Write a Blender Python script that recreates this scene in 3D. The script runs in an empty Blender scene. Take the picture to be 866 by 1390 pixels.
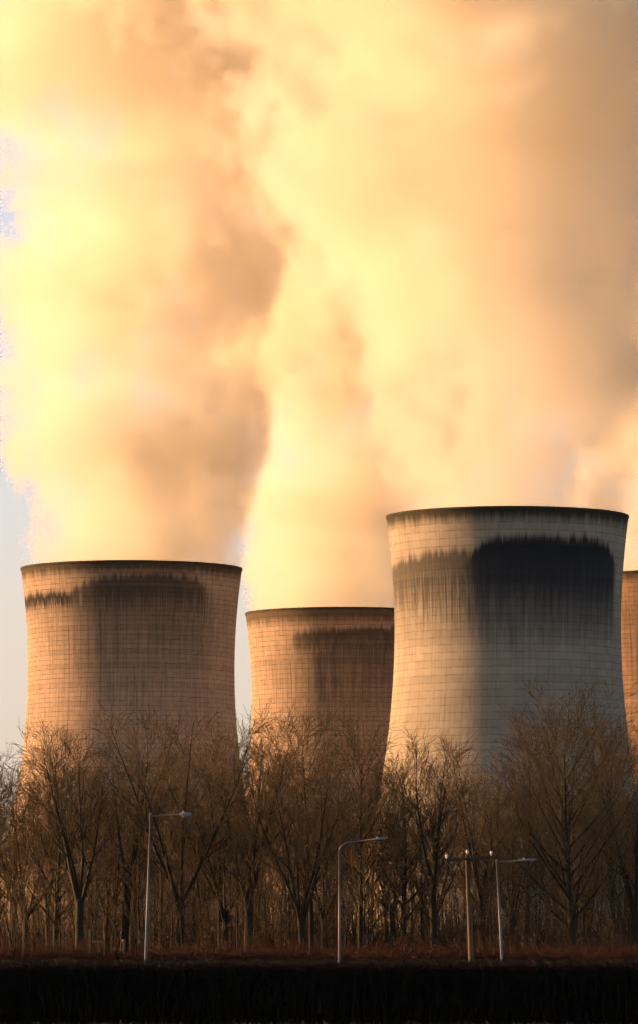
import bpy, math, random
import numpy as np
from mathutils import Vector, noise as mnoise

# ------------------------------------------------------------------ scene, camera, light
S = bpy.context.scene
C = S.collection
R = math.radians
F_PX, W_PX, H_PX, HORIZON = 6875.0, 866.0, 1390.0, 1300.0
EYE = 1.7
TILT = math.atan((HORIZON - H_PX / 2) / F_PX)

cam_data = bpy.data.cameras.new('camera')
cam_data.sensor_fit = 'VERTICAL'
cam_data.sensor_height = 36.0
cam_data.lens = 36.0 * F_PX / H_PX
cam_data.clip_start = 1.0
cam_data.clip_end = 60000.0
cam = bpy.data.objects.new('camera', cam_data)
C.objects.link(cam)
cam.location = (0, 0, EYE)
cam.rotation_euler = (R(90) + TILT, 0, 0)
S.camera = cam

SUN_EL = R(8.0)
SUN_BACK = R(15.0)                       # how far the sun stands behind the towers' line
sun_vec = Vector((-math.cos(SUN_BACK) * math.cos(SUN_EL), math.sin(SUN_BACK) * math.cos(SUN_EL), math.sin(SUN_EL)))
w = bpy.data.worlds.new('World')
S.world = w
w.use_nodes = True
wt = w.node_tree
sky = wt.nodes.new('ShaderNodeTexSky')
sky.sky_type = 'NISHITA'
sky.sun_disc = False
sky.sun_elevation = SUN_EL
sky.sun_rotation = math.atan2(sun_vec.x, sun_vec.y)
sky.altitude = 20
sky.air_density = 1.0
sky.dust_density = 4.0
sky.ozone_density = 1.5
bg = wt.nodes['Background']
bg.inputs['Strength'].default_value = 0.065
# thin, pale winter haze low over the horizon, added to the clear sky
wtc = wt.nodes.new('ShaderNodeTexCoord')
wsep = wt.nodes.new('ShaderNodeSeparateXYZ')
wt.links.new(wtc.outputs['Generated'], wsep.inputs[0])
wr = wt.nodes.new('ShaderNodeValToRGB')
wr.color_ramp.interpolation = 'EASE'
wr.color_ramp.elements[0].position = 0.0
wr.color_ramp.elements[0].color = (0.60, 0.46, 0.35, 1)
wr.color_ramp.elements[1].position = 0.45
wr.color_ramp.elements[1].color = (0.0, 0.0, 0.0, 1)
e = wr.color_ramp.elements.new(0.05); e.color = (0.50, 0.42, 0.37, 1)
e = wr.color_ramp.elements.new(0.12); e.color = (0.38, 0.38, 0.46, 1)
e = wr.color_ramp.elements.new(0.25); e.color = (0.26, 0.25, 0.30, 1)
wt.links.new(wsep.outputs[2], wr.inputs[0])
bg2 = wt.nodes.new('ShaderNodeBackground')
bg2.inputs['Strength'].default_value = 0.58
wt.links.new(wr.outputs[0], bg2.inputs['Color'])
wadd = wt.nodes.new('ShaderNodeAddShader')
wt.links.new(sky.outputs[0], bg.inputs['Color'])
wt.links.new(bg.outputs[0], wadd.inputs[0]); wt.links.new(bg2.outputs[0], wadd.inputs[1])
wt.links.new(wadd.outputs[0], wt.nodes['World Output'].inputs['Surface'])

sl = bpy.data.lights.new('sun', 'SUN')
sl.energy = 4.4
sl.angle = R(0.5)
sl.color = (1.0, 0.54, 0.245)
so = bpy.data.objects.new('sun', sl)
C.objects.link(so)
so.rotation_euler = (-sun_vec).to_track_quat('-Z', 'Y').to_euler()

S.view_settings.view_transform = 'Standard'
S.view_settings.look = 'None'
S.view_settings.gamma = 1.0
S.view_settings.exposure = 1.15
S.view_settings.use_curve_mapping = False
S.render.engine = 'CYCLES'
cy = S.cycles
cy.use_denoising = True
cy.denoising_prefilter = 'NONE'
cy.denoising_input_passes = 'RGB_ALBEDO'
cy.max_bounces = 12
cy.diffuse_bounces = 3
cy.glossy_bounces = 2
cy.transmission_bounces = 2
cy.transparent_max_bounces = 32
cy.volume_bounces = 10
cy.volume_step_rate = 0.8
cy.use_adaptive_sampling = True
cy.adaptive_threshold = 0.035
cy.adaptive_min_samples = 12
cy.volume_max_steps = 256
cy.sample_clamp_indirect = 8.0


def at(px, py, Y):
    """world point seen at photograph pixel (px, py) at depth Y"""
    x, up = px - W_PX / 2, H_PX / 2 - py
    dy = F_PX * math.cos(TILT) - up * math.sin(TILT)
    dz = F_PX * math.sin(TILT) + up * math.cos(TILT)
    return Vector((x / dy * Y, Y, EYE + dz / dy * Y))


# ------------------------------------------------------------------ node helpers
class V:
    """a socket with arithmetic"""
    def __init__(s, nt, sock): s.nt, s.s = nt, sock
    def _m(s, op, o=None, o2=None, clamp=False):
        n = s.nt.nodes.new('ShaderNodeMath'); n.operation = op; n.use_clamp = clamp
        for i, a in enumerate((s, o, o2)):
            if a is None: continue
            if isinstance(a, V): s.nt.links.new(a.s, n.inputs[i])
            else: n.inputs[i].default_value = a
        return V(s.nt, n.outputs[0])
    def __add__(s, o): return s._m('ADD', o)
    __radd__ = __add__
    def __sub__(s, o): return s._m('SUBTRACT', o)
    def __rsub__(s, o): return s._m('MULTIPLY', -1.0) + o
    def __mul__(s, o): return s._m('MULTIPLY', o)
    __rmul__ = __mul__
    def __truediv__(s, o): return s._m('DIVIDE', o)
    def clamp(s): return s._m('ADD', 0.0, clamp=True)
    def mx(s, o): return s._m('MAXIMUM', o)
    def mn(s, o): return s._m('MINIMUM', o)
    def fn(s, op, o=None): return s._m(op, o)
    def step(s, a, b):
        n = s.nt.nodes.new('ShaderNodeMapRange'); n.interpolation_type = 'SMOOTHSTEP'
        s.nt.links.new(s.s, n.inputs['Value'])
        n.inputs['From Min'].default_value = a; n.inputs['From Max'].default_value = b
        if a > b:
            n.inputs['From Min'].default_value = b; n.inputs['From Max'].default_value = a
            n.inputs['To Min'].default_value = 1.0; n.inputs['To Max'].default_value = 0.0
        return V(s.nt, n.outputs['Result'])


def vec(nt, x, y, z):
    n = nt.nodes.new('ShaderNodeCombineXYZ')
    for i, a in enumerate((x, y, z)):
        if isinstance(a, V): nt.links.new(a.s, n.inputs[i])
        else: n.inputs[i].default_value = a
    return n.outputs[0]


def noise(nt, v, scale=1.0, detail=3.0, rough=0.5, dist=0.0, colour=False):
    n = nt.nodes.new('ShaderNodeTexNoise')
    n.inputs['Scale'].default_value = scale
    n.inputs['Detail'].default_value = detail
    n.inputs['Roughness'].default_value = rough
    n.inputs['Distortion'].default_value = dist
    if v is not None: nt.links.new(v, n.inputs['Vector'])
    return n.outputs['Color'] if colour else V(nt, n.outputs['Fac'])


def mixc(nt, f, a, b, mode='MIX'):
    n = nt.nodes.new('ShaderNodeMix'); n.data_type = 'RGBA'; n.blend_type = mode
    if isinstance(f, V): nt.links.new(f.s, n.inputs[0])
    else: n.inputs[0].default_value = f
    for i, c in ((6, a), (7, b)):
        if isinstance(c, tuple): n.inputs[i].default_value = (*c, 1)
        else: nt.links.new(c, n.inputs[i])
    return n.outputs[2]


def mat(name):
    m = bpy.data.materials.new(name); m.use_nodes = True
    return m, m.node_tree, m.node_tree.nodes['Principled BSDF']


def simple(name, c1, c2, scale=3.0, rough=0.8, metal=0.0, detail=4.0, stretch=(1, 1, 1)):
    m, nt, b = mat(name)
    tc = nt.nodes.new('ShaderNodeTexCoord')
    mp = nt.nodes.new('ShaderNodeMapping'); mp.inputs['Scale'].default_value = stretch
    nt.links.new(tc.outputs['Object'], mp.inputs['Vector'])
    f = noise(nt, mp.outputs[0], scale, detail, 0.6).step(0.35, 0.65)
    nt.links.new(mixc(nt, f, c1, c2), b.inputs['Base Color'])
    b.inputs['Roughness'].default_value = rough
    b.inputs['Metallic'].default_value = metal
    return m


# ------------------------------------------------------------------ object helpers
def tag(o, label=None, cat=None, group=None, kind=None):
    if label: o['label'] = label
    if cat: o['category'] = cat
    if group: o['group'] = group
    if kind: o['kind'] = kind
    return o


def empty(name, loc):
    o = bpy.data.objects.new(name, None); C.objects.link(o); o.location = loc
    return o


def mesh_np(name, verts, quads, mats, smooth=True, uvs=None):
    me = bpy.data.meshes.new(name)
    verts = np.asarray(verts, dtype=np.float32); quads = np.asarray(quads, dtype=np.int32)
    me.vertices.add(len(verts)); me.vertices.foreach_set('co', verts.ravel())
    n = quads.shape[1]
    me.loops.add(quads.size); me.loops.foreach_set('vertex_index', quads.ravel())
    me.polygons.add(len(quads))
    me.polygons.foreach_set('loop_start', np.arange(0, quads.size, n, dtype=np.int32))
    me.update(calc_edges=True)
    if smooth: me.polygons.foreach_set('use_smooth', np.ones(len(quads), dtype=bool))
    if uvs is not None:
        uv = me.uv_layers.new(name='UVMap'); uv.data.foreach_set('uv', np.asarray(uvs, dtype=np.float32).ravel())
    for m in (mats if isinstance(mats, (list, tuple)) else [mats]): me.materials.append(m)
    me.validate()
    return me


def link(name, me, parent=None):
    o = bpy.data.objects.new(name, me); C.objects.link(o)
    if parent: o.parent = parent
    return o


class MB:
    """mixed mesh builder: boxes, tubes and lathes"""
    def __init__(s): s.v, s.f = [], []
    def add(s, vs, fs):
        b = len(s.v); s.v += [tuple(p) for p in vs]; s.f += [tuple(i + b for i in q) for q in fs]
    def box(s, x0, x1, y0, y1, z0, z1):
        s.add([(x, y, z) for z in (z0, z1) for y in (y0, y1) for x in (x0, x1)],
              [(0, 2, 3, 1), (4, 5, 7, 6), (0, 1, 5, 4), (2, 6, 7, 3), (0, 4, 6, 2), (1, 3, 7, 5)])
    def tube(s, pts, rads, n=10):
        pts = [Vector(p) for p in pts]
        if not isinstance(rads, (list, tuple)): rads = [rads] * len(pts)
        vs, fs = [], []
        t0 = (pts[1] - pts[0]).normalized()
        ref = Vector((0, 1, 0)) if abs(t0.y) < 0.9 else Vector((1, 0, 0))
        for i, p in enumerate(pts):
            t = (pts[min(i + 1, len(pts) - 1)] - pts[max(i - 1, 0)]).normalized()
            a = t.cross(ref).normalized(); b = t.cross(a)
            for k in range(n):
                th = 2 * math.pi * k / n
                vs.append(p + rads[i] * (math.cos(th) * a + math.sin(th) * b))
        for i in range(len(pts) - 1):
            for k in range(n):
                fs.append((i * n + k, i * n + (k + 1) % n, (i + 1) * n + (k + 1) % n, (i + 1) * n + k))
        fs.append(tuple(range(n)))
        fs.append(tuple((len(pts) - 1) * n + k for k in reversed(range(n))))
        s.add(vs, fs)
    def ellipsoid(s, c, r, nu=14, nv=8):
        vs, fs = [], []
        for j in range(nv + 1):
            ph = math.pi * j / nv
            for k in range(nu):
                th = 2 * math.pi * k / nu
                vs.append((c[0] + r[0] * math.sin(ph) * math.cos(th), c[1] + r[1] * math.sin(ph) * math.sin(th), c[2] + r[2] * math.cos(ph)))
        for j in range(nv):
            for k in range(nu):
                fs.append((j * nu + k, (j + 1) * nu + k, (j + 1) * nu + (k + 1) % nu, j * nu + (k + 1) % nu))
        s.add(vs, fs)
    def mesh(s, name, m, smooth=True):
        me = bpy.data.meshes.new(name); me.from_pydata(s.v, [], s.f)
        me.materials.append(m)
        if smooth:
            for p in me.polygons: p.use_smooth = True
        me.update()
        return me
    def build(s, name, m, parent=None, smooth=True):
        return link(name, s.mesh(name, m, smooth), parent)


# ------------------------------------------------------------------ ground
m_ground, nt, b = mat('ground')
tc = nt.nodes.new('ShaderNodeTexCoord')
f = noise(nt, tc.outputs['Object'], 0.35, 8, 0.65).step(0.35, 0.7)
g = noise(nt, tc.outputs['Object'], 3.0, 6, 0.7).step(0.3, 0.7)
c = mixc(nt, f, (0.010, 0.009, 0.006), (0.018, 0.016, 0.009))
c = mixc(nt, g * 0.6, c, (0.030, 0.020, 0.012))
nt.links.new(c, b.inputs['Base Color'])
b.inputs['Roughness'].default_value = 1.0
b.inputs['Specular IOR Level'].default_value = 0.05
gs = 9000
nseg = 40
xs = np.linspace(-gs, gs, nseg + 1)
gv = [(x, y, 0.0) for y in xs + gs - 400 for x in xs]
gq = [(j * (nseg + 1) + i, j * (nseg + 1) + i + 1, (j + 1) * (nseg + 1) + i + 1, (j + 1) * (nseg + 1) + i) for j in range(nseg) for i in range(nseg)]
tag(link('ground', mesh_np('ground', gv, gq, m_ground, smooth=False)), kind='structure')

m_road = simple('asphalt', (0.03, 0.03, 0.031), (0.045, 0.045, 0.045), 2.0, 0.95)
m_kerb = simple('kerb_stone', (0.06, 0.055, 0.05), (0.10, 0.095, 0.085), 2.0, 0.9)
rd = MB(); rd.add([(-900, 262, 0.004), (900, 262, 0.004), (900, 270, 0.004), (-900, 270, 0.004)], [(0, 1, 2, 3)])
tag(rd.build('road', m_road, smooth=False), kind='structure')
kb = MB(); kb.box(-900, 900, 270.0, 270.15, -0.05, 0.12)
kb.box(-900, 900, 261.85, 262.0, -0.05, 0.12)
tag(kb.build('kerb', m_kerb, smooth=False), kind='structure')


# ------------------------------------------------------------------ cooling towers
H_T = 114.0


def prof(z, k=1.0):
    zt, a, cc = 85.0, 28.7, 78.0 if z < 85 else 75.0
    return k * a * math.sqrt(1 + ((z - zt) / cc) ** 2)


def concrete(name, base, dark, sp_v, sp_u, line, stains, rim=(2.6, 0.9), warm=(0, 0, 0), streak=0.35):
    """stains: dicts with u0,u1 window; top; bottom; amount; soft; ragged - real soot and algae staining"""
    m, nt, b = mat(name)
    uvn = nt.nodes.new('ShaderNodeUVMap')
    sep = nt.nodes.new('ShaderNodeSeparateXYZ'); nt.links.new(uvn.outputs[0], sep.inputs[0])
    u, v = V(nt, sep.outputs[0]), V(nt, sep.outputs[1])
    # panel tones
    pu, pv = (u / sp_u).fn('FLOOR'), (v / sp_v).fn('FLOOR')
    wn = nt.nodes.new('ShaderNodeTexWhiteNoise'); wn.noise_dimensions = '2D'
    nt.links.new(vec(nt, pu, pv, 0), wn.inputs['Vector'])
    tone = V(nt, wn.outputs['Value'])
    wn2 = nt.nodes.new('ShaderNodeTexWhiteNoise'); wn2.noise_dimensions = '1D'
    nt.links.new(pv.s, wn2.inputs['W'])
    row = V(nt, wn2.outputs['Value'])
    col = mixc(nt, noise(nt, vec(nt, u, v, 0), 0.06, 5, 0.6).step(0.3, 0.7), base, tuple(0.82 * x + y for x, y in zip(base, warm)))
    col = mixc(nt, tone * 0.22 + row * 0.20, col, tuple(0.45 * x for x in base))
    # fine vertical weathering streaks
    st = noise(nt, vec(nt, u * 1.3, v * 0.035, 3), 1.0, 6, 0.7).step(0.48, 0.72)
    col = mixc(nt, st * streak, col, dark)
    # mould blotches in broken patches
    bl = noise(nt, vec(nt, u * 0.5, v * 0.16, 9), 1.0, 7, 0.72).step(0.52, 0.72)
    col = mixc(nt, bl * (0.5 * streak), col, dark)
    # lift joints and meridian joints (broken)
    wav = noise(nt, vec(nt, u / sp_u * 1.0, pv * 5.3, 2), 1.0, 2, 0.5) - 0.5
    fv = ((v + wav * (0.30)) / sp_v).fn('FRACT')
    lv = ((fv - 0.5)._m('ABSOLUTE') * 2.0).step(0.80, 0.97)
    brk = noise(nt, vec(nt, u * 0.35, v * 0.5, 5), 1.0, 4, 0.6).step(0.35, 0.62)
    col = mixc(nt, lv * (brk * 0.75 + 0.25) * line, col, tuple(0.30 * x for x in base))
    fu = (u / sp_u).fn('FRACT')
    lu = ((fu - 0.5)._m('ABSOLUTE') * 2.0).step(0.86, 0.97)
    brk2 = noise(nt, vec(nt, pu * 3.7, v * 0.12, 8), 1.0, 4, 0.65).step(0.45, 0.62)
    col = mixc(nt, lu * (brk2 * 0.8 + 0.2) * (line * 0.8), col, tuple(0.30 * x for x in base))
    # big stains with ragged, dripping edges
    fine = noise(nt, vec(nt, u * 0.8, v * 0.02, 1), 1.0, 8, 0.78) - 0.5
    mid = noise(nt, vec(nt, u * 0.33, 0, 2), 1.0, 3, 0.5) - 0.5
    tex = noise(nt, vec(nt, u * 2.2, v * 0.06, 4), 1.0, 6, 0.7)
    rowt = row * 0.10 + 0.92
    for s in stains:
        uc, hw = (s['u0'] + s['u1']) / 2, (s['u1'] - s['u0']) / 2
        du = (u - uc)._m('ABSOLUTE') / hw
        win = (du + fine * 0.25 + mid * 0.15).step(1.0, 1.0 - s.get('soft', 0.25))
        top = (du.fn('POWER', float(s.get('pw', 3))) * -s.get('arc', 3.0)) + s['top'] + u * s.get('slope', 0.0)
        tm = (v - top + fine * s.get('rag', 12.0) + mid * 4.0).step(1.2, -1.6)
        bt = (v - s['bottom'] + fine * 26.0 + mid * s.get('midb', 12.0)).step(-s.get('fade', 8.0), s.get('fade', 8.0))
        patch = (tex * 1.0 + (v - s['bottom']) / (s['top'] - s['bottom']) * s.get('fill', 0.55)).step(s.get('t0', 0.45), s.get('t1', 0.75))
        am = win * tm * bt * (patch * (1 - s.get('solid', 0.4)) + s.get('solid', 0.4)) * s['amount'] * rowt
        col = mixc(nt, am.clamp(), col, s.get('col', dark))
    col = mixc(nt, lv * (brk * 0.8 + 0.1) * (line * 0.7), col, (0.03, 0.026, 0.022))
    # algae band under the rim
    rb = (v - (H_T - rim[0]) + fine * 5.0 + mid * 3.0).step(-1.6, 2.0)
    col = mixc(nt, rb * rim[1], col, (0.030, 0.026, 0.014))
    nt.links.new(col, b.inputs['Base Color'])
    b.inputs['Roughness'].default_value = 0.95
    b.inputs['Specular IOR Level'].default_value = 0.15
    # shallow bulge of each lift
    hgt = (1 - ((fv - 0.5) * 2.0).fn('POWER', 2.0)) * (noise(nt, vec(nt, u * 0.3, v * 0.05, 6), 1.0, 3, 0.5) * 0.8 + 0.3)
    hgt = hgt + noise(nt, vec(nt, u, v, 7), 0.8, 6, 0.7) * 0.7
    bp = nt.nodes.new('ShaderNodeBump'); bp.inputs['Strength'].default_value = 0.8
    bp.inputs['Distance'].default_value = 0.065
    nt.links.new(hgt.s, bp.inputs['Height'])
    nt.links.new(bp.outputs[0], b.inputs['Normal'])
    return m


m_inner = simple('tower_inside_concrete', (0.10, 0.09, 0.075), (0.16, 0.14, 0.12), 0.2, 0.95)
m_leg = simple('tower_leg_concrete', (0.20, 0.17, 0.13), (0.28, 0.24, 0.19), 0.6, 0.9)


def make_tower(px, Y, k, material, label):
    X = at(px, 1300, Y).x
    root = empty('cooling_tower', (X, Y, 0))
    tag(root, label, 'cooling tower', 'concrete cooling towers of the power station')
    n, z0, nz = 192, 8.0, 84
    zs = np.linspace(z0, H_T, nz + 1)
    rs = np.array([prof(z, k) for z in zs])
    phi = np.linspace(-math.pi, math.pi, n + 1)       # phi=0 faces -Y, seam at the back
    vv = np.stack([rs[:, None] * np.sin(phi)[None], -rs[:, None] * np.cos(phi)[None], np.repeat(zs[:, None], n + 1, 1)], -1).reshape(-1, 3)
    q = np.array([(j * (n + 1) + i, j * (n + 1) + i + 1, (j + 1) * (n + 1) + i + 1, (j + 1) * (n + 1) + i) for j in range(nz) for i in range(n)])
    uu = np.stack([np.repeat((phi * 29.0)[None], nz + 1, 0), np.repeat(zs[:, None], n + 1, 1)], -1).reshape(-1, 2)
    link('shell', mesh_np('shell', vv, q, material, uvs=uu[q.ravel()]), root)
    # inner face, 0.5 m in
    vi = vv.copy(); sc = ((rs - 0.5) / rs)[:, None]
    vi = (vi.reshape(nz + 1, n + 1, 3) * np.concatenate([sc, sc, np.ones_like(sc)], 1)[:, None, :]).reshape(-1, 3)
    link('inner_lining', mesh_np('inner_lining', vi, q[:, ::-1], m_inner), root)
    # rim ring beam, slightly proud of the shell
    rr = prof(H_T, k)
    rim_prof = [(rr + 0.02, H_T - 0.5), (rr + 0.14, H_T - 0.4), (rr + 0.14, H_T + 0.15), (rr - 0.7, H_T + 0.15), (rr - 0.7, H_T - 0.5)]
    vs, fs = [], []
    for (r_, z_) in rim_prof:
        for a in range(n):
            th = 2 * math.pi * a / n; vs.append((r_ * math.sin(th), -r_ * math.cos(th), z_))
    for j in range(len(rim_prof)):
        for a in range(n):
            j2 = (j + 1) % len(rim_prof)
            fs.append((j * n + a, j * n + (a + 1) % n, j2 * n + (a + 1) % n, j2 * n + a))
    link('rim', mesh_np('rim', vs, fs, m_rim), root)
    # V shaped legs
    r0, r1 = prof(z0, k) - 0.3, prof(0, k) + 1.2
    leg = MB()
    half = 2 * math.pi / 36 / 2
    for sgn in (-1, 1):
        leg.tube([(0, -r1, 0), (math.sin(sgn * half) * r0, -math.cos(sgn * half) * r0, z0 + 0.3)], 0.45, 8)
    lm = leg.mesh('support_leg', m_leg)
    for i in range(36):
        o = link('support_leg', lm, root); o.rotation_euler = (0, 0, 2 * math.pi * i / 36)
    return root


m_rim = simple('rim_concrete', (0.035, 0.030, 0.020), (0.06, 0.05, 0.035), 0.4, 0.95)

SOOT = (0.014, 0.016, 0.022)
mat_a = concrete('concrete_left_tower', (0.50, 0.36, 0.25), (0.075, 0.06, 0.05), 1.35, 1.9, 0.6, [
    dict(u0=-18, u1=25, top=110.3, bottom=99, amount=0.9, arc=5.0, pw=3, fade=14, solid=0.05, fill=0.45, soft=0.2, rag=10, slope=0.05, midb=8, col=(0.022, 0.022, 0.026)),
    dict(u0=-46, u1=-13, top=105.8, bottom=100.5, amount=1.0, arc=0.6, fade=3.5, solid=0.25, fill=0.45, rag=7, t0=0.5, t1=0.7, midb=6, col=(0.022, 0.022, 0.024)),
    dict(u0=-22, u1=31, top=107, bottom=68, amount=0.45, arc=6.0, pw=3, fade=30, solid=0.12, fill=0.4, soft=0.42, rag=24, col=(0.05, 0.047, 0.048)),
    dict(u0=-40, u1=40, top=104, bottom=84, amount=0.40, arc=1.0, fade=16, solid=0.0, fill=0.1, soft=0.2, rag=24, col=(0.06, 0.05, 0.045)),
], rim=(3.2, 0.85), streak=0.6)
mat_b = concrete('concrete_middle_tower', (0.50, 0.36, 0.25), (0.075, 0.06, 0.05), 1.55, 2.6, 0.62, [
    dict(u0=-18, u1=40, top=107.5, bottom=97, amount=0.85, arc=2.0, pw=6, fade=11, solid=0.1, fill=0.42, soft=0.12, rag=9, slope=0.06, col=(0.022, 0.022, 0.028)),
    dict(u0=-14, u1=40, top=102, bottom=68, amount=0.6, arc=4.0, fade=24, solid=0.15, fill=0.3, soft=0.3, rag=26, col=(0.05, 0.046, 0.046)),
    dict(u0=-40, u1=10, top=100, bottom=76, amount=0.35, arc=1.0, fade=14, solid=0.0, fill=0.1, soft=0.2, rag=26, col=(0.06, 0.05, 0.045)),
], rim=(4.4, 0.72), streak=0.6)
mat_c = concrete('concrete_great_tower', (0.45, 0.375, 0.28), (0.09, 0.08, 0.07), 1.9, 3.1, 0.34, [
    dict(u0=-62, u1=-8, top=105.4, bottom=83, amount=0.9, arc=2.0, pw=6, fade=8, solid=0.3, fill=0.35, soft=0.12, rag=9, slope=0.10, midb=5, col=(0.05, 0.046, 0.042)),
    dict(u0=-12.5, u1=34, top=107.0, bottom=90, amount=0.97, arc=9.0, pw=6, fade=12, solid=0.72, fill=0.9, soft=0.13, rag=7, col=SOOT),
    dict(u0=-13, u1=35, top=104, bottom=81.5, amount=0.7, arc=5.0, pw=6, fade=4.5, solid=0.5, fill=0.4, soft=0.15, rag=10, midb=3, col=(0.035, 0.036, 0.042)),
], rim=(3.0, 0.93), streak=0.34)
mat_d = concrete('concrete_right_tower', (0.43, 0.275, 0.17), (0.08, 0.065, 0.05), 1.35, 2.2, 0.62, [
    dict(u0=-45, u1=10, top=104, bottom=80, amount=0.5, arc=3.0, fade=14, solid=0.1, fill=0.1, rag=14, col=(0.06, 0.052, 0.048)),
], rim=(2.4, 0.8), streak=0.6)

T_A, T_B, T_C, T_D = (177.5, 1465, 1.042), (466, 1657, 1.036), (690, 1291, 1.007), (930, 1500, 1.05)
make_tower(*T_A, mat_a, 'leftmost cooling tower, orange brown concrete with long soot streaks down its middle')
make_tower(*T_B, mat_b, 'smallest and farthest cooling tower, half hidden behind the largest one')
make_tower(*T_C, mat_c, 'largest and nearest cooling tower, pale concrete with a broad black soot stain')
make_tower(*T_D, mat_d, 'cooling tower cut off by the right edge, showing only a sunlit orange strip')


# ------------------------------------------------------------------ steam plumes
def plume_r(h, r0, g1, g2): return r0 + g1 * h + g2 * h * h


def steam(name, r0, g1, g2, dx, seed, dens, hs):
    """density falls off from a widening, drifting column whose edge is pushed in and out by turbulence"""
    m = bpy.data.materials.new(name); m.use_nodes = True
    nt = m.node_tree; nt.nodes.clear()
    out = nt.nodes.new('ShaderNodeOutputMaterial')
    vol = nt.nodes.new('ShaderNodeVolumePrincipled')
    vol.inputs['Color'].default_value = (0.972, 0.930, 0.84, 1)
    vol.inputs['Anisotropy'].default_value = 0.15
    nt.links.new(vol.outputs[0], out.inputs['Volume'])
    tc = nt.nodes.new('ShaderNodeTexCoord')
    sep = nt.nodes.new('ShaderNodeSeparateXYZ'); nt.links.new(tc.outputs['Object'], sep.inputs[0])
    x, y, z = (V(nt, sep.outputs[i]) for i in range(3))
    h = z.mx(0.0)
    rr = h * g1 + h * h * g2 + r0
    cx = h * dx[0] + h * h * dx[1]
    ex = x - cx
    d = (ex * ex + y * y).fn('SQRT')
    grow = (h / 60.0 + 0.12).mn(1.6)
    v = vec(nt, x + seed * 37.0, y + seed * 11.0, z * 0.85)
    n1 = noise(nt, v, 1 / 42.0, 0.0, 0.5) - 0.5
    n2 = noise(nt, v, 1 / 20.0, 4.0, 0.62) - 0.5
    fld = rr - d + (n1 * 36.0 + n2 * 54.0) * grow
    n3 = noise(nt, v, 1 / 9.0, 2.0, 0.6)
    fld = fld + (n3 - 0.5) * 15.0 * grow
    dn = fld.step(0.0, 4.5) * (n1 * 3.6 + n2 * 6.0 + (n3 - 0.5) * 5.0 + 1.0).mx(0.2) * (h * -0.0022 + 1.0).mx(0.5) * dens * z.step(-9.0, -7.0) * h.step(hs, hs - 40)
    nt.links.new(dn.s, vol.inputs['Density'])
    return m


def plume(T, r0, g1, g2, dx, seed, dens, hs, label):
    px, Y, k = T
    X = at(px, 1300, Y).x
    n, nz = 64, 60
    zs = np.concatenate([[-9.0, -4.0], np.linspace(0, hs, nz)])
    vs = []
    for z in zs:
        h = max(z, 0)
        rr = plume_r(h, r0, g1, g2) + 19 * min(h / 60 + 0.12, 1.6)
        if z <= 0: rr = min(rr, prof(H_T, k) - 1.2)
        elif z < 12: rr = min(rr, prof(H_T, k) - 1.2 + z * 1.4)
        cap = math.sqrt(max(0.0, 1 - max(0, (h - hs + 45) / 45) ** 2)) * 0.9 + 0.1
        for i in range(n):
            a = 2 * math.pi * i / n
            q = Vector((math.cos(a) * 1.6, math.sin(a) * 1.6, h / 34.0 + seed * 9))
            r_ = (rr + (mnoise.fractal(q, 0.8, 2.0, 4) * 9 * min(h / 50, 1.0))) * cap
            if z <= 0: r_ = rr
            vs.append((dx[0] * h + dx[1] * h * h + r_ * math.cos(a), r_ * math.sin(a), z))
    fs = [(j * n + i, j * n + (i + 1) % n, (j + 1) * n + (i + 1) % n, (j + 1) * n + i) for j in range(len(zs) - 1) for i in range(n)]
    fs.append(tuple(reversed(range(n)))); fs.append(tuple((len(zs) - 1) * n + i for i in range(n)))
    me = bpy.data.meshes.new('steam_plume'); me.from_pydata(vs, [], fs)
    for p in me.polygons: p.use_smooth = True
    mt = steam('steam', r0, g1, g2, dx, seed, dens, hs)
    me.materials.append(mt)
    o = link('steam_plume', me); o.location = (X, Y, H_T)
    tag(o, label, 'steam plume', 'steam plumes over the cooling towers')
    return o


plume(T_A, 34, 0.07, 0.0006, (0.02, 0.0), 9.5, 0.052, 240, 'steam plume rising from the leftmost cooling tower, bright along its left')
plume(T_B, 34, 0.12, 0.0008, (0.04, 0.0), 10.1, 0.052, 260, 'steam plume rising from the smallest, farthest cooling tower behind the largest')
plume(T_C, 33, 0.15, 0.0009, (-0.06, 0.0), 11.7, 0.040, 220, 'steam plume rising from the largest, nearest cooling tower')
plume(T_D, 34, 0.08, 0.0005, (0.08, 0.0), 12.4, 0.045, 230, 'steam plume of the cooling tower cut off at the right edge')


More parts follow.
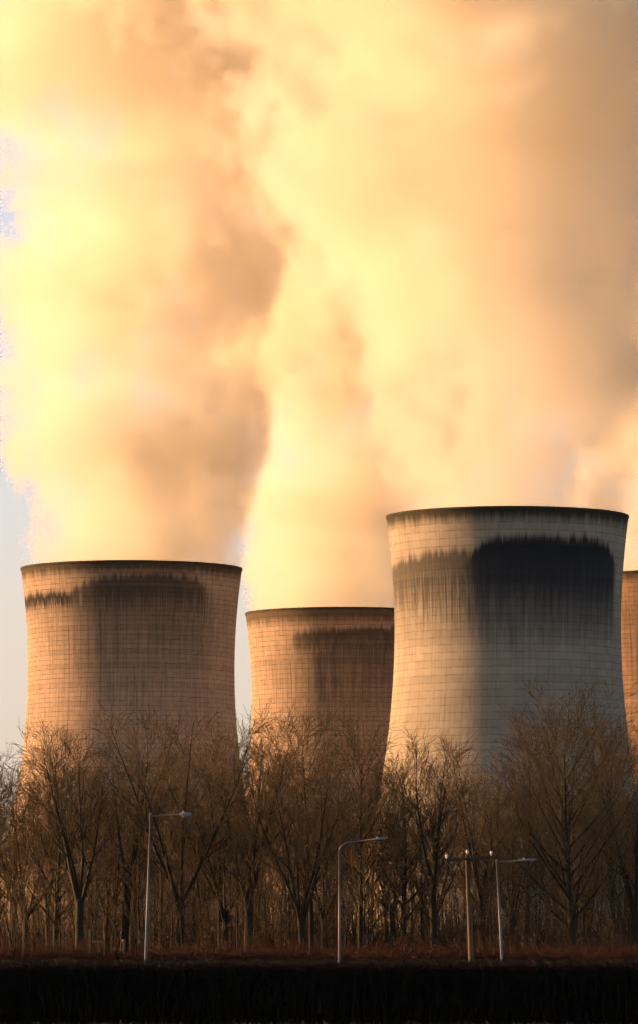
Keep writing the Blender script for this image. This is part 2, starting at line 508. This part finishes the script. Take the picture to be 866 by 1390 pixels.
# ------------------------------------------------------------------ trees
def tubes_np(polys, sides):
    """polys: list of (points (n,3), radii (n,)) -> one vertex array and one quad array"""
    by = {}
    for p, r in polys: by.setdefault(len(p), []).append((p, r))
    V_, Q_, off = [], [], 0
    for n, lst in by.items():
        P = np.array([a for a, _ in lst], dtype=np.float64); Rr = np.array([b for _, b in lst], dtype=np.float64)
        T = np.empty_like(P); T[:, 1:-1] = P[:, 2:] - P[:, :-2]; T[:, 0] = P[:, 1] - P[:, 0]; T[:, -1] = P[:, -1] - P[:, -2]
        T /= np.linalg.norm(T, axis=2, keepdims=True) + 1e-9
        ref = np.where(np.abs(T[:, :1, 2:3]) > 0.8, np.array([1.0, 0.15, 0]), np.array([0, 0.1, 1.0]))
        A = np.cross(T, np.broadcast_to(ref, T.shape)); A /= np.linalg.norm(A, axis=2, keepdims=True) + 1e-9
        B = np.cross(T, A)
        ring = []
        for k in range(sides):
            th = 2 * math.pi * k / sides
            ring.append(P + Rr[..., None] * (math.cos(th) * A + math.sin(th) * B))
        G = np.stack(ring, 2)                                  # N,n,sides,3
        V_.append(G.reshape(-1, 3))
        N = len(lst)
        base = off + (np.arange(N)[:, None, None] * n + np.arange(n - 1)[None, :, None]) * sides
        k = np.arange(sides)[None, None, :]; k2 = (k + 1) % sides
        Q_.append(np.stack([base + k, base + k2, base + sides + k2, base + sides + k], -1).reshape(-1, 4))
        off += N * n * sides
    return np.concatenate(V_), np.concatenate(Q_)


def merge(parts):
    v, q, o = [], [], 0
    for a, b in parts: v.append(a); q.append(b + o); o += len(a)
    return np.concatenate(v), np.concatenate(q)


def rot_about(d, ang, az, rnd):
    """a direction at angle ang from d, turned by az about it"""
    d = d / np.linalg.norm(d)
    ref = np.array([0.0, 0, 1]) if abs(d[2]) < 0.9 else np.array([1.0, 0, 0])
    a = np.cross(d, ref); a /= np.linalg.norm(a); b = np.cross(d, a)
    return d * math.cos(ang) + (a * math.cos(az) + b * math.sin(az)) * math.sin(ang)


def polyline(p, d, length, r0, r1, n, wob, up, rnd):
    pts, rad = [p], [r0]
    d = d / np.linalg.norm(d)
    for i in range(1, n):
        d = d + np.array([rnd.gauss(0, wob), rnd.gauss(0, wob), rnd.gauss(0, wob) + up])
        d = d / np.linalg.norm(d)
        p = p + d * (length / (n - 1))
        pts.append(p); t = i / (n - 1); rad.append(r0 + (r1 - r0) * t ** 0.8)
    return np.array(pts), np.array(rad)


def grow(out, pl, length, r, level, P, rnd):
    """side branches of one branch, recursively; out[level] collects the polylines"""
    pts, rad = pl
    n = len(pts)
    cnt, ratio, ang, n_seg, wob, up = P['lv'][level]
    cnt = max(2, int(cnt * rnd.uniform(0.8, 1.2) * min(1.0, 0.35 + 0.65 * length / P['ref'][level])))
    for i in range(cnt):
        t = P['t0'][level] + (0.98 - P['t0'][level]) * (i + rnd.random()) / cnt
        f = t * (n - 1); k = min(int(f), n - 2); fr = f - k
        p = pts[k] * (1 - fr) + pts[k + 1] * fr
        dr = pts[k + 1] - pts[k]
        d = rot_about(dr, ang * rnd.uniform(0.7, 1.3), rnd.uniform(0, 2 * math.pi), rnd)
        L = length * ratio * (1 - 0.6 * t) * rnd.uniform(0.7, 1.25) + P['min'][level]
        rr = (rad[k] * (1 - fr) + rad[k + 1] * fr) * rnd.uniform(0.5, 0.7)
        rr = max(rr, P['rmin'])
        q = polyline(p, d, L, rr, P['rtip'], n_seg, wob, up, rnd)
        out.setdefault(level, []).append(q)
        if level + 1 < len(P['lv']): grow(out, q, L, rr, level + 1, P, rnd)


# level rows: number, length ratio, angle, points, wobble, upward pull
BROAD = dict(lv=[None, (8, 0.46, 0.60, 5, 0.045, 0.05), (5, 0.50, 0.56, 4, 0.045, 0.045), (2, 0.55, 0.5, 3, 0.04, 0.04)],
             t0=[0, 0.12, 0.12, 0.15], min=[0, 0.6, 0.55, 0.5], ref=[1, 5.0, 2.0, 1.0], rmin=0.015, rtip=0.008)
SLIM = dict(lv=[None, (5, 0.45, 0.5, 5, 0.05, 0.06), (4, 0.5, 0.55, 4, 0.06, 0.05)],
            t0=[0, 0.15, 0.12], min=[0, 0.5, 0.4], ref=[1, 3.0, 1.5], rmin=0.014, rtip=0.009)


def tree_data(seed, H, r0, clear, spread, nl, P, forks=0, lean=(0, 0), droop=0.0, fork_at=0.33, fork_ang=0.32, pw=0.6):
    """trunk polylines + branch polylines; forks > 0: the trunk divides into that many ascending stems"""
    rnd = random.Random(seed)
    out = {}
    d0 = np.array([lean[0], lean[1], 1.0])
    stems = []
    if forks:
        hb = H * fork_at
        tr = polyline(np.zeros(3), d0, hb, r0, r0 * 0.78, 8, 0.02, 0.03, rnd)
        trunk = [tr]
        a0 = rnd.uniform(0, 6.28)
        for i in range(forks):
            d = rot_about(tr[0][-1] - tr[0][-2], fork_ang * rnd.uniform(0.6, 1.35), a0 + 6.28 * i / forks + rnd.uniform(-0.4, 0.4), rnd)
            L = (H - hb) * rnd.uniform(0.72, 1.05)
            st = polyline(tr[0][-1 - (i % 2)], d, L, r0 * rnd.uniform(0.4, 0.62), 0.014, 12, 0.045, 0.045, rnd)
            stems.append((st, L, 0.12)); out.setdefault(0, []).append(st)
    else:
        tr = polyline(np.zeros(3), d0, H, r0, 0.016, 18, 0.018, 0.02, rnd)
        trunk = [tr]; stems = [(tr, H, clear)]
    # flare at the foot
    p, r = tr; r[0] *= 1.25
    for (st, L, c0) in stems:
        pts, rad = st; n = len(pts)
        m = nl if not forks else max(5, int(nl * 0.5))
        for i in range(m):
            t = c0 + (0.97 - c0) * ((i + rnd.random()) / m)
            f = t * (n - 1); k = min(int(f), n - 2); fr = f - k
            p = pts[k] * (1 - fr) + pts[k + 1] * fr
            ang = (0.95 - 0.4 * t) * rnd.uniform(0.75, 1.15) + droop * (1 - t)
            d = rot_about(pts[k + 1] - pts[k], ang, i * 2.4 + rnd.uniform(-0.5, 0.5), rnd)
            s_ = (1 - t) if forks else (1 - (t - c0) / (1 - c0))
            LL = (spread * (0.24 + 0.86 * s_ ** pw)) * rnd.uniform(0.7, 1.2) * (0.7 if forks else 1.0)
            rr = max(0.02, (rad[k]) * rnd.uniform(0.42, 0.62))
            q = polyline(p, d, LL, rr, 0.012, 9, 0.04, 0.07, rnd)
            out.setdefault(0, []).append(q)
            grow(out, q, LL, rr, 1, P, rnd)
    return trunk, out


def bark(name, c1, c2, c3):
    m, nt, b = mat(name)
    tc = nt.nodes.new('ShaderNodeTexCoord')
    f = noise(nt, tc.outputs['Object'], 1.2, 4, 0.6).step(0.35, 0.65)
    g = noise(nt, tc.outputs['Object'], 6.0, 3, 0.6).step(0.45, 0.7)
    c = mixc(nt, f, c1, c2)
    c = mixc(nt, g * 0.6, c, c3)
    nt.links.new(c, b.inputs['Base Color'])
    b.inputs['Roughness'].default_value = 0.85
    b.inputs['Specular IOR Level'].default_value = 0.2
    return m


m_bark = bark('tree_bark', (0.028, 0.022, 0.014), (0.036, 0.027, 0.018), (0.046, 0.046, 0.014))
m_twig = bark('twigs', (0.125, 0.086, 0.044), (0.088, 0.063, 0.036), (0.125, 0.100, 0.036))
m_twig_red = bark('red_twigs', (0.135, 0.078, 0.038), (0.095, 0.058, 0.033), (0.125, 0.088, 0.034))


def tree_meshes(name, trunk, out, tw):
    tm = mesh_np(name + '_trunk', *tubes_np(trunk, 9), m_bark)
    parts = []
    for lv, lst in out.items():
        parts.append(tubes_np(lst, {0: 5, 1: 3, 2: 3, 3: 3}[lv]))
    cm = mesh_np(name + '_crown', *merge(parts), [tw, m_bark])
    nf = len(parts[0][1]) if list(out.keys())[0] == 0 else 0
    n0 = len(parts[0][1])
    idx = np.zeros(len(cm.polygons), dtype=np.int32); idx[:n0] = 1      # the limbs carry bark
    cm.polygons.foreach_set('material_index', idx)
    top = max(max(p[:, 2].max() for p, _ in l) for l in out.values())
    return tm, cm, top


def place_tree(proto, x, y, H, rz, label, group=None, name='bare_tree', cat='tree', sx=1.0):
    tm, cm, top = proto
    root = empty(name, (x, y, 0)); s = H / top
    root.scale = (s * sx, s * sx, s); root.rotation_euler = (0, 0, rz)
    link('trunk', tm, root); link('crown', cm, root)
    tag(root, label, cat, group)
    return root


def proto(name, *a, tw=None, **k):
    t, o = tree_data(*a, **k)
    return tree_meshes(name, t, o, tw or m_twig)


P_big = proto('tree', 11, 18.5, 0.36, 0.2, 9.0, 34, BROAD, pw=0.42)
P_b2 = proto('tree', 22, 17, 0.27, 0.25, 6.2, 26, BROAD)
P_b3 = proto('tree', 37, 16, 0.25, 0.3, 5.6, 24, BROAD, tw=m_twig_red)
P_f1 = proto('tree', 41, 16, 0.32, 0.3, 5.2, 16, BROAD, forks=4)
P_f2 = proto('tree', 56, 16, 0.30, 0.3, 5.0, 16, BROAD, forks=5, fork_ang=0.42, fork_at=0.28)
P_f3 = proto('tree', 63, 16, 0.28, 0.3, 4.6, 15, BROAD, forks=3, fork_at=0.42, tw=m_twig_red)
P_s1 = proto('tree', 71, 12, 0.12, 0.2, 2.6, 20, SLIM)
P_s2 = proto('tree', 72, 12, 0.11, 0.3, 2.2, 18, SLIM, lean=(0.05, 0.0))
P_s3 = proto('tree', 73, 12, 0.10, 0.12, 2.4, 20, SLIM, tw=m_twig_red)
P_s4 = proto('tree', 74, 12, 0.13, 0.3, 2.9, 14, SLIM, forks=3, fork_at=0.12, fork_ang=0.22)
P_s5 = proto('tree', 75, 12, 0.10, 0.25, 2.0, 18, SLIM, lean=(-0.06, 0.0), tw=m_twig_red)


def tree_at(pr, bx, ty, Y, rz, label, **k):
    X = at(bx, 1300, Y).x
    H = at(bx, ty, Y).z
    return place_tree(pr, X, Y, H, rz, label, **k)


# the trees the photograph shows one by one: proto, trunk px, top py, depth
tree_at(P_big, 778, 915, 336, 0.4, 'largest bare tree, wide spreading limbs, in front of the largest cooling tower', sx=1.2)
tree_at(P_f2, 243, 938, 345, 1.0, 'bare forked tree just right of the tallest street lamp')
tree_at(P_f1, 108, 970, 340, 0.2, 'dark thick-trunked forked tree below the leftmost cooling tower')
tree_at(P_b2, 76, 975, 347, 2.2, 'straight bare tree immediately left of the thick forked one')
tree_at(P_f3, -14, 955, 343, 1.6, 'bare tree cut off by the left edge, its branches against open sky')
tree_at(P_f2, 412, 1000, 341, 3.4, 'stout dark trunk left of the curved street lamp, with low limbs on both sides')
tree_at(P_b3, 424, 942, 352, 0.9, 'tall slender-topped tree rising in front of the smallest cooling tower')
tree_at(P_b2, 489, 955, 349, 4.0, 'spire-shaped bare tree close to the left flank of the largest cooling tower')
tree_at(P_f1, 338, 955, 356, 2.9, 'bare tree at the gap of sky between the two left cooling towers')
tree_at(P_f3, 168, 955, 362, 4.4, 'bare tree behind and left of the tallest street lamp')
tree_at(P_b3, 300, 970, 366, 5.1, 'bare tree below the right flank of the leftmost cooling tower')
tree_at(P_f3, 590, 982, 350, 0.3, 'bare tree before the sunlit flank of the largest cooling tower')
tree_at(P_b2, 548, 995, 358, 1.3, 'narrow bare tree right of the curved street lamp')
tree_at(P_f1, 655, 990, 368, 5.2, 'bare tree behind the wooden utility pole')
tree_at(P_f2, 862, 955, 346, 2.1, 'dense bare tree cut off by the right edge')
tree_at(P_b3, 712, 960, 372, 2.6, 'bare tree behind the rightmost street lamp, left of the largest tree')
tree_at(P_b2, 832, 970, 380, 0.1, 'bare tree standing behind the right side of the largest tree')

rnd = random.Random(5)
# middle ranks of the wood
zones = [(-60, 36, 'bare trees at the left end of the wood, left of the cooling towers'),
         (36, 320, 'bare trees of the middle ranks in front of the leftmost cooling tower'),
         (320, 525, 'bare trees of the middle ranks in front of the smallest cooling tower'),
         (525, 850, 'bare trees of the middle ranks in front of the largest cooling tower'),
         (850, 960, 'bare trees at the right end of the wood, in front of the right-hand tower')]
zl = ['bare tree at the left end of the wood, beside the towers',
      'bare middle-rank tree, one of many before the leftmost cooling tower',
      'bare middle-rank tree, one of many before the smallest cooling tower',
      'bare middle-rank tree, one of many before the largest cooling tower',
      'bare tree at the right end of the wood, before the cut-off tower']
protos = [P_b2, P_b3, P_f1, P_f2, P_f3]
for i in range(38):
    px = -60 + 1020 * (i + rnd.uniform(0, 1)) / 38
    Y = rnd.uniform(362, 440)
    ty = rnd.uniform(1000, 1070) + (10 if px > 500 else 0)
    z = next(k for k, (a, b_, _) in enumerate(zones) if px < b_)
    tree_at(protos[i % 5], px, ty, Y, rnd.uniform(0, 6.28), zl[z], group=zones[z][2], sx=rnd.uniform(0.8, 1.05))
# slim saplings crowding the lower half of the wood
sz = ['slim bare sapling, one of many crowded before the leftmost cooling tower',
      'slim bare sapling, one of many crowded before the smallest cooling tower',
      'slim bare sapling, one of many crowded before the largest cooling tower']
sg = ['saplings under the trees by the leftmost cooling tower', 'saplings under the trees by the smallest cooling tower', 'saplings under the trees by the largest cooling tower']
sp = [P_s1, P_s2, P_s3, P_s4, P_s5]
for i in range(210):
    px = -50 + 990 * (i + rnd.uniform(0, 1)) / 210
    Y = rnd.uniform(340, 430)
    ty = rnd.uniform(1075, 1215)
    z = 0 if px < 326 else 1 if px < 525 else 2
    tree_at(sp[rnd.randrange(5)], px, ty, Y, rnd.uniform(0, 6.28), sz[z], group=sg[z], name='bare_sapling', cat='sapling')

# ------------------------------------------------------------------ reddish undergrowth in front of the wood
m_under = bark('bramble_stems', (0.085, 0.030, 0.014), (0.055, 0.024, 0.013), (0.11, 0.050, 0.020))
rnd = random.Random(9)
pl = []
for i in range(26000):
    x = rnd.uniform(-48, 48); y = 322 + abs(rnd.gauss(0, 1)) * 7
    hh = 2.35 + 0.55 * mnoise.noise(Vector((x * 0.22, y * 0.2, 0))) + 0.35 * mnoise.noise(Vector((x * 0.9, y * 0.9, 4)))
    hh *= rnd.uniform(0.5, 1.0) + (0.35 if rnd.random() < 0.12 else 0.0)
    a = rnd.uniform(0, 6.28); L = rnd.uniform(0.2, 1.1)
    dx_, dy_ = math.cos(a) * L, math.sin(a) * L
    p = np.array([[x, y, 0], [x + dx_ * 0.25, y + dy_ * 0.25, hh * 0.55], [x + dx_ * 0.6, y + dy_ * 0.6, hh * 0.93], [x + dx_, y + dy_, hh * rnd.uniform(0.8, 1.05)]])
    r = rnd.uniform(0.012, 0.024)
    pl.append((p, np.array([r, r, r * 0.8, r * 0.5])))
    for _ in range(2):
        b0 = p[1] * 0.5 + p[2] * 0.5
        q = b0 + np.array([rnd.gauss(0, 0.35), rnd.gauss(0, 0.35), rnd.uniform(-0.1, 0.55)])
        pl.append((np.array([b0, q]), np.array([r * 0.8, r * 0.5])))
tag(link('undergrowth', mesh_np('undergrowth', *tubes_np(pl, 3), m_under)), 'reddish brown bramble and bracken along the foot of the wood', 'undergrowth', kind='stuff')

# tangled brushwood on the floor of the wood, behind the trees
m_brush = bark('brushwood_stems', (0.060, 0.040, 0.024), (0.045, 0.032, 0.022), (0.075, 0.045, 0.022))
pl = []
for i in range(12000):
    x = rnd.uniform(-60, 60); y = rnd.uniform(385, 470)
    hh = (5.2 + 2.2 * mnoise.noise(Vector((x * 0.12, y * 0.1, 7)))) * rnd.uniform(0.5, 1.1)
    lx, ly = rnd.gauss(0, 0.5), rnd.gauss(0, 0.5)
    r = rnd.uniform(0.014, 0.038)
    p = np.array([[x, y, 0], [x + lx * 0.2, y + ly * 0.2, hh * 0.5], [x + lx, y + ly, hh]])
    pl.append((p, np.array([r, r * 0.75, 0.008])))
    for _ in range(4):
        t = rnd.uniform(0.2, 0.95); b0 = p[0] * (1 - t) + p[2] * t
        q = b0 + np.array([rnd.gauss(0, 0.45), rnd.gauss(0, 0.45), rnd.uniform(0.3, 1.3)])
        pl.append((np.array([b0, q]), np.array([r * 0.5, 0.008])))
tag(link('brushwood', mesh_np('brushwood', *tubes_np(pl, 3), m_brush)), 'tangled brown brushwood on the floor of the wood behind the trees', 'brushwood', kind='stuff')

# dense clipped field hedge, added to darken the strip in front of everything
m_hedge = bark('hedge_stems', (0.020, 0.014, 0.010), (0.016, 0.013, 0.008), (0.026, 0.016, 0.010))
pl = []
for i in range(30000):
    x = rnd.uniform(-30, 30); y = 130.4 + rnd.uniform(-0.9, 0.9)
    hh = 1.64 + 0.05 * mnoise.noise(Vector((x * 0.6, y, 0))) + 0.05 * mnoise.noise(Vector((x * 2.1, y, 3))) + rnd.gauss(0, 0.025) + (rnd.uniform(0, 0.12) if rnd.random() < 0.04 else 0.0)
    z0 = rnd.uniform(0.0, 0.8) * rnd.random()
    z1 = min(hh, z0 + rnd.uniform(0.5, 1.4))
    r = rnd.uniform(0.008, 0.018)
    pl.append((np.array([[x, y, z0], [x + rnd.gauss(0, 0.1), y + rnd.gauss(0, 0.1), (z0 + z1) / 2], [x + rnd.gauss(0, 0.25), y + rnd.gauss(0, 0.2), z1]]), np.array([r, r, r * 0.5])))
    for _ in range(2):
        z = rnd.uniform(0.1, hh - 0.12)
        a = rnd.uniform(0, 6.28)
        pl.append((np.array([[x, y, z], [x + 0.3 * math.cos(a), y + 0.3 * math.sin(a), min(hh, z + rnd.uniform(0.0, 0.3))]]), np.array([0.012, 0.006])))
# a packed core of old wood keeps the hedge opaque
hv, hq = tubes_np(pl, 3)
hd_ = link('hedge', mesh_np('hedge', hv, hq, m_hedge))
tag(hd_, 'long dark clipped hedge added to fill the bottom of the picture, nearest thing to the viewer', 'hedge')

# ------------------------------------------------------------------ street lamps and poles
m_galv = simple('galvanised_steel', (0.11, 0.11, 0.12), (0.15, 0.15, 0.16), 4.0, 0.6, 0.2, stretch=(1, 1, 0.3))
m_dark = simple('dark_metal', (0.05, 0.05, 0.055), (0.08, 0.08, 0.085), 3.0, 0.6, 0.3)
m_lamp = simple('lantern_shell', (0.26, 0.25, 0.25), (0.32, 0.31, 0.30), 3.0, 0.4, 0.2)
m_lens = simple('lantern_lens', (0.20, 0.20, 0.19), (0.26, 0.25, 0.23), 3.0, 0.25)
m_pole = simple('weathered_pole_wood', (0.15, 0.092, 0.038), (0.09, 0.058, 0.028), 2.0, 0.9, stretch=(4, 4, 0.25))
m_arm = simple('dark_crossarm_wood', (0.035, 0.03, 0.026), (0.055, 0.045, 0.038), 2.0, 0.9)
m_ins = simple('porcelain', (0.55, 0.54, 0.52), (0.66, 0.65, 0.62), 3.0, 0.3)


def loc(p, root): return tuple(Vector(p) - root.location)


def lamp(pxb, pxt, pyt, Y, arm_px, arm_py, head_px, head_py, label, curved, hw=0.17):
    base = at(pxb, 1300, Y); base.z = 0
    top = at(pxt, pyt, Y)
    # the column leans: carry the photographed lean down to the ground
    v1300 = at(pxb, 1299, Y); k = (top.x - v1300.x) / (top.z - v1300.z)
    base.x = v1300.x - k * v1300.z
    root = empty('street_lamp', base); tag(root, label, 'street lamp', 'street lamps along the road')
    T = Vector(loc(top, root))
    m = MB(); m.tube([(0, 0, 0), (T.x * 1.3 / T.z, 0, 1.3)], 0.11, 14); m.build('base_section', m_galv, root)
    m = MB()
    ax = Vector(loc(at(arm_px, arm_py, Y), root)); hd = Vector(loc(at(head_px, head_py, Y), root))
    if curved:
        m.tube([(T.x * 1.3 / T.z, 0, 1.3), (T.x, 0, T.z)], [0.08, 0.06], 14)
        m.build('column', m_galv, root)
        c = MB(); pts = []
        cen = Vector((T.x, 0, ax.z - 0.12)); 
        for i in range(9):
            a = i / 8 * math.pi / 2
            rx, rz_ = 0.9, (ax.z - 0.12) - T.z
            pts.append((T.x + rx * (1 - math.cos(a)), 0, T.z + rz_ * math.sin(a)))
        pts.append(tuple(ax))
        c.tube(pts, [0.06] * 3 + [0.045] * (len(pts) - 3), 12); c.build('arm', m_galv, root)
    else:
        m.tube([(T.x * 1.3 / T.z, 0, 1.3), (T.x, 0, T.z)], [0.085, 0.07], 14)
        m.ellipsoid((T.x, 0, T.z), (0.09, 0.09, 0.07)); m.build('column', m_galv, root)
        c = MB(); c.tube([(T.x, 0, T.z - 0.12), (T.x + 0.25, 0, T.z - 0.1), tuple(ax)], [0.05, 0.032, 0.028], 10); c.build('arm', m_galv, root)
    # lantern: flattened tapering shell with a lens underneath
    L = (hd - ax).length
    h = MB(); prof_ = [(0, 0.05, 0.05), (0.08, 0.10, 0.07), (0.3, 0.16, hw * 0.75), (0.6, 0.18, hw * 0.8), (0.85, 0.14, hw * 0.55), (1.0, 0.05, 0.03)]
    vs, fs = [], []
    for (t, wy, hz) in prof_:
        c0 = ax.lerp(hd, t)
        for kk in range(14):
            th = 2 * math.pi * kk / 14
            zz = math.sin(th) * hz * (0.75 if math.sin(th) > 0 else 0.45)
            vs.append((c0.x, math.cos(th) * wy, c0.z + zz))
    for j in range(len(prof_) - 1):
        for kk in range(14):
            fs.append((j * 14 + kk, j * 14 + (kk + 1) % 14, (j + 1) * 14 + (kk + 1) % 14, (j + 1) * 14 + kk))
    fs.append(tuple(range(14))); fs.append(tuple(5 * 14 + kk for kk in reversed(range(14))))
    h.add(vs, fs); lo = h.build('lantern', m_lamp, root)
    le = MB(); c0 = ax.lerp(hd, 0.58)
    le.ellipsoid((c0.x, 0, c0.z - hw * 0.28), (L * 0.32, 0.12, hw * 0.42)); le.build('lens', m_lens, lo)
    ph = MB(); c0 = ax.lerp(hd, 0.35)
    ph.tube([(c0.x, 0, c0.z + hw * 0.4), (c0.x, 0, c0.z + hw * 0.55 + 0.09)], 0.05, 10); ph.build('photocell', m_lamp, lo)
    return root


lamp(198.5, 205.5, 1105, 285, 243, 1105.5, 262, 1106, 'tallest street lamp, straight steel column with a thin level arm, left of the others', False, 0.24)
lamp(460, 460.5, 1154, 300, 503, 1140, 526, 1137.5, 'street lamp whose column bends over in a curve, near the middle of the wood', True, 0.13)
lamp(680.5, 674, 1168, 300, 701, 1168.5, 728, 1166.5, 'shorter street lamp close beside the wooden utility pole', False, 0.13)


def utility_pole():
    Y = 292
    top = at(633.5, 1160, Y); low = at(638.5, 1299, Y); k = (top.x - low.x) / (top.z - low.z)
    base = Vector((low.x - k * low.z, Y, 0))
    root = empty('utility_pole', base)
    tag(root, 'leaning wooden utility pole with one dark crossarm and white insulators', 'utility pole')
    T = Vector(loc(top, root))
    m = MB(); m.tube([(0, 0, 0), (T.x * .5, 0, T.z * .5), (T.x, 0, T.z)], [0.165, 0.14, 0.12], 16); m.build('post', m_pole, root)
    a, b_ = Vector(loc(at(605, 1168, Y), root)), Vector(loc(at(668, 1163.5, Y), root))
    d = (b_ - a).normalized(); n = Vector((-d.z, 0, d.x))
    c = MB(); y0, y1 = -0.30, -0.17; hh = 0.075
    c.add([a - n * hh + Vector((0, y0, 0)), b_ - n * hh + Vector((0, y0, 0)), b_ - n * hh + Vector((0, y1, 0)), a - n * hh + Vector((0, y1, 0)),
           a + n * hh + Vector((0, y0, 0)), b_ + n * hh + Vector((0, y0, 0)), b_ + n * hh + Vector((0, y1, 0)), a + n * hh + Vector((0, y1, 0))],
          [(0, 3, 2, 1), (4, 5, 6, 7), (0, 1, 5, 4), (1, 2, 6, 5), (2, 3, 7, 6), (3, 0, 4, 7)])
    c.build('crossarm', m_arm, root, smooth=False)
    bolt = MB(); p = a.lerp(b_, 0.46); bolt.tube([(p.x, y0 - 0.04, p.z), (p.x, 0.1, p.z)], 0.02, 8); bolt.build('bolt', m_dark, root)
    def insulator(c0):
        i = MB(); i.tube([c0, c0 + Vector((0, 0, 0.10))], 0.02, 8)
        z0 = c0.z + 0.08
        i.tube([(c0.x, c0.y, z0), (c0.x, c0.y, z0 + .03), (c0.x, c0.y, z0 + .07), (c0.x, c0.y, z0 + .11), (c0.x, c0.y, z0 + .17), (c0.x, c0.y, z0 + .20)], [.06, .085, .06, .085, .06, .03], 12)
        i.build('insulator', m_ins, root)
    insulator(a.lerp(b_, 0.0) + n * hh + Vector((0.03, -0.235, 0)))
    insulator(a.lerp(b_, 1.0) + n * hh + Vector((-0.08, -0.235, 0)))
    insulator(Vector((T.x, 0, T.z)))


utility_pole()

# low timber barrier and marker post in the undergrowth
m_post = simple('pale_timber', (0.30, 0.21, 0.10), (0.22, 0.15, 0.08), 3.0, 0.9, stretch=(3, 3, 0.4))
Y = 324.0
p0 = at(121, 1262, Y)
root = empty('timber_barrier', (p0.x, Y, 0))
tag(root, 'low pale timber barrier standing in the undergrowth below the leftmost cooling tower', 'barrier')
for i, (px, top) in enumerate(((122, 1262), (134, 1279), (142, 1279))):
    q = at(px, top, Y); m = MB(); r_ = 0.09 if i == 0 else 0.05
    x = q.x - p0.x
    m.box(x - r_, x + r_, -r_, r_, 0, q.z); m.build('post', m_post, root, smooth=False)
q0, q1 = at(123.5, 1278, Y), at(143, 1277.5, Y)
m = MB(); m.box(q0.x - p0.x + 0.13, q1.x - p0.x, -0.13, -0.075, q0.z - 0.07, q0.z + 0.05); m.build('rail', m_post, root, smooth=False)
q = at(168.5, 1275.5, Y)
root = empty('marker_post', (q.x, Y, 0))
tag(root, 'short pale marker post with a rounded head, alone right of the timber barrier', 'post')
m = MB(); m.box(-0.075, 0.075, -0.075, 0.075, 0, q.z - 0.18); m.build('post', m_post, root, smooth=False)
m = MB(); m.ellipsoid((0, 0, q.z - 0.09), (0.12, 0.10, 0.12)); m.build('cap', m_post, root)
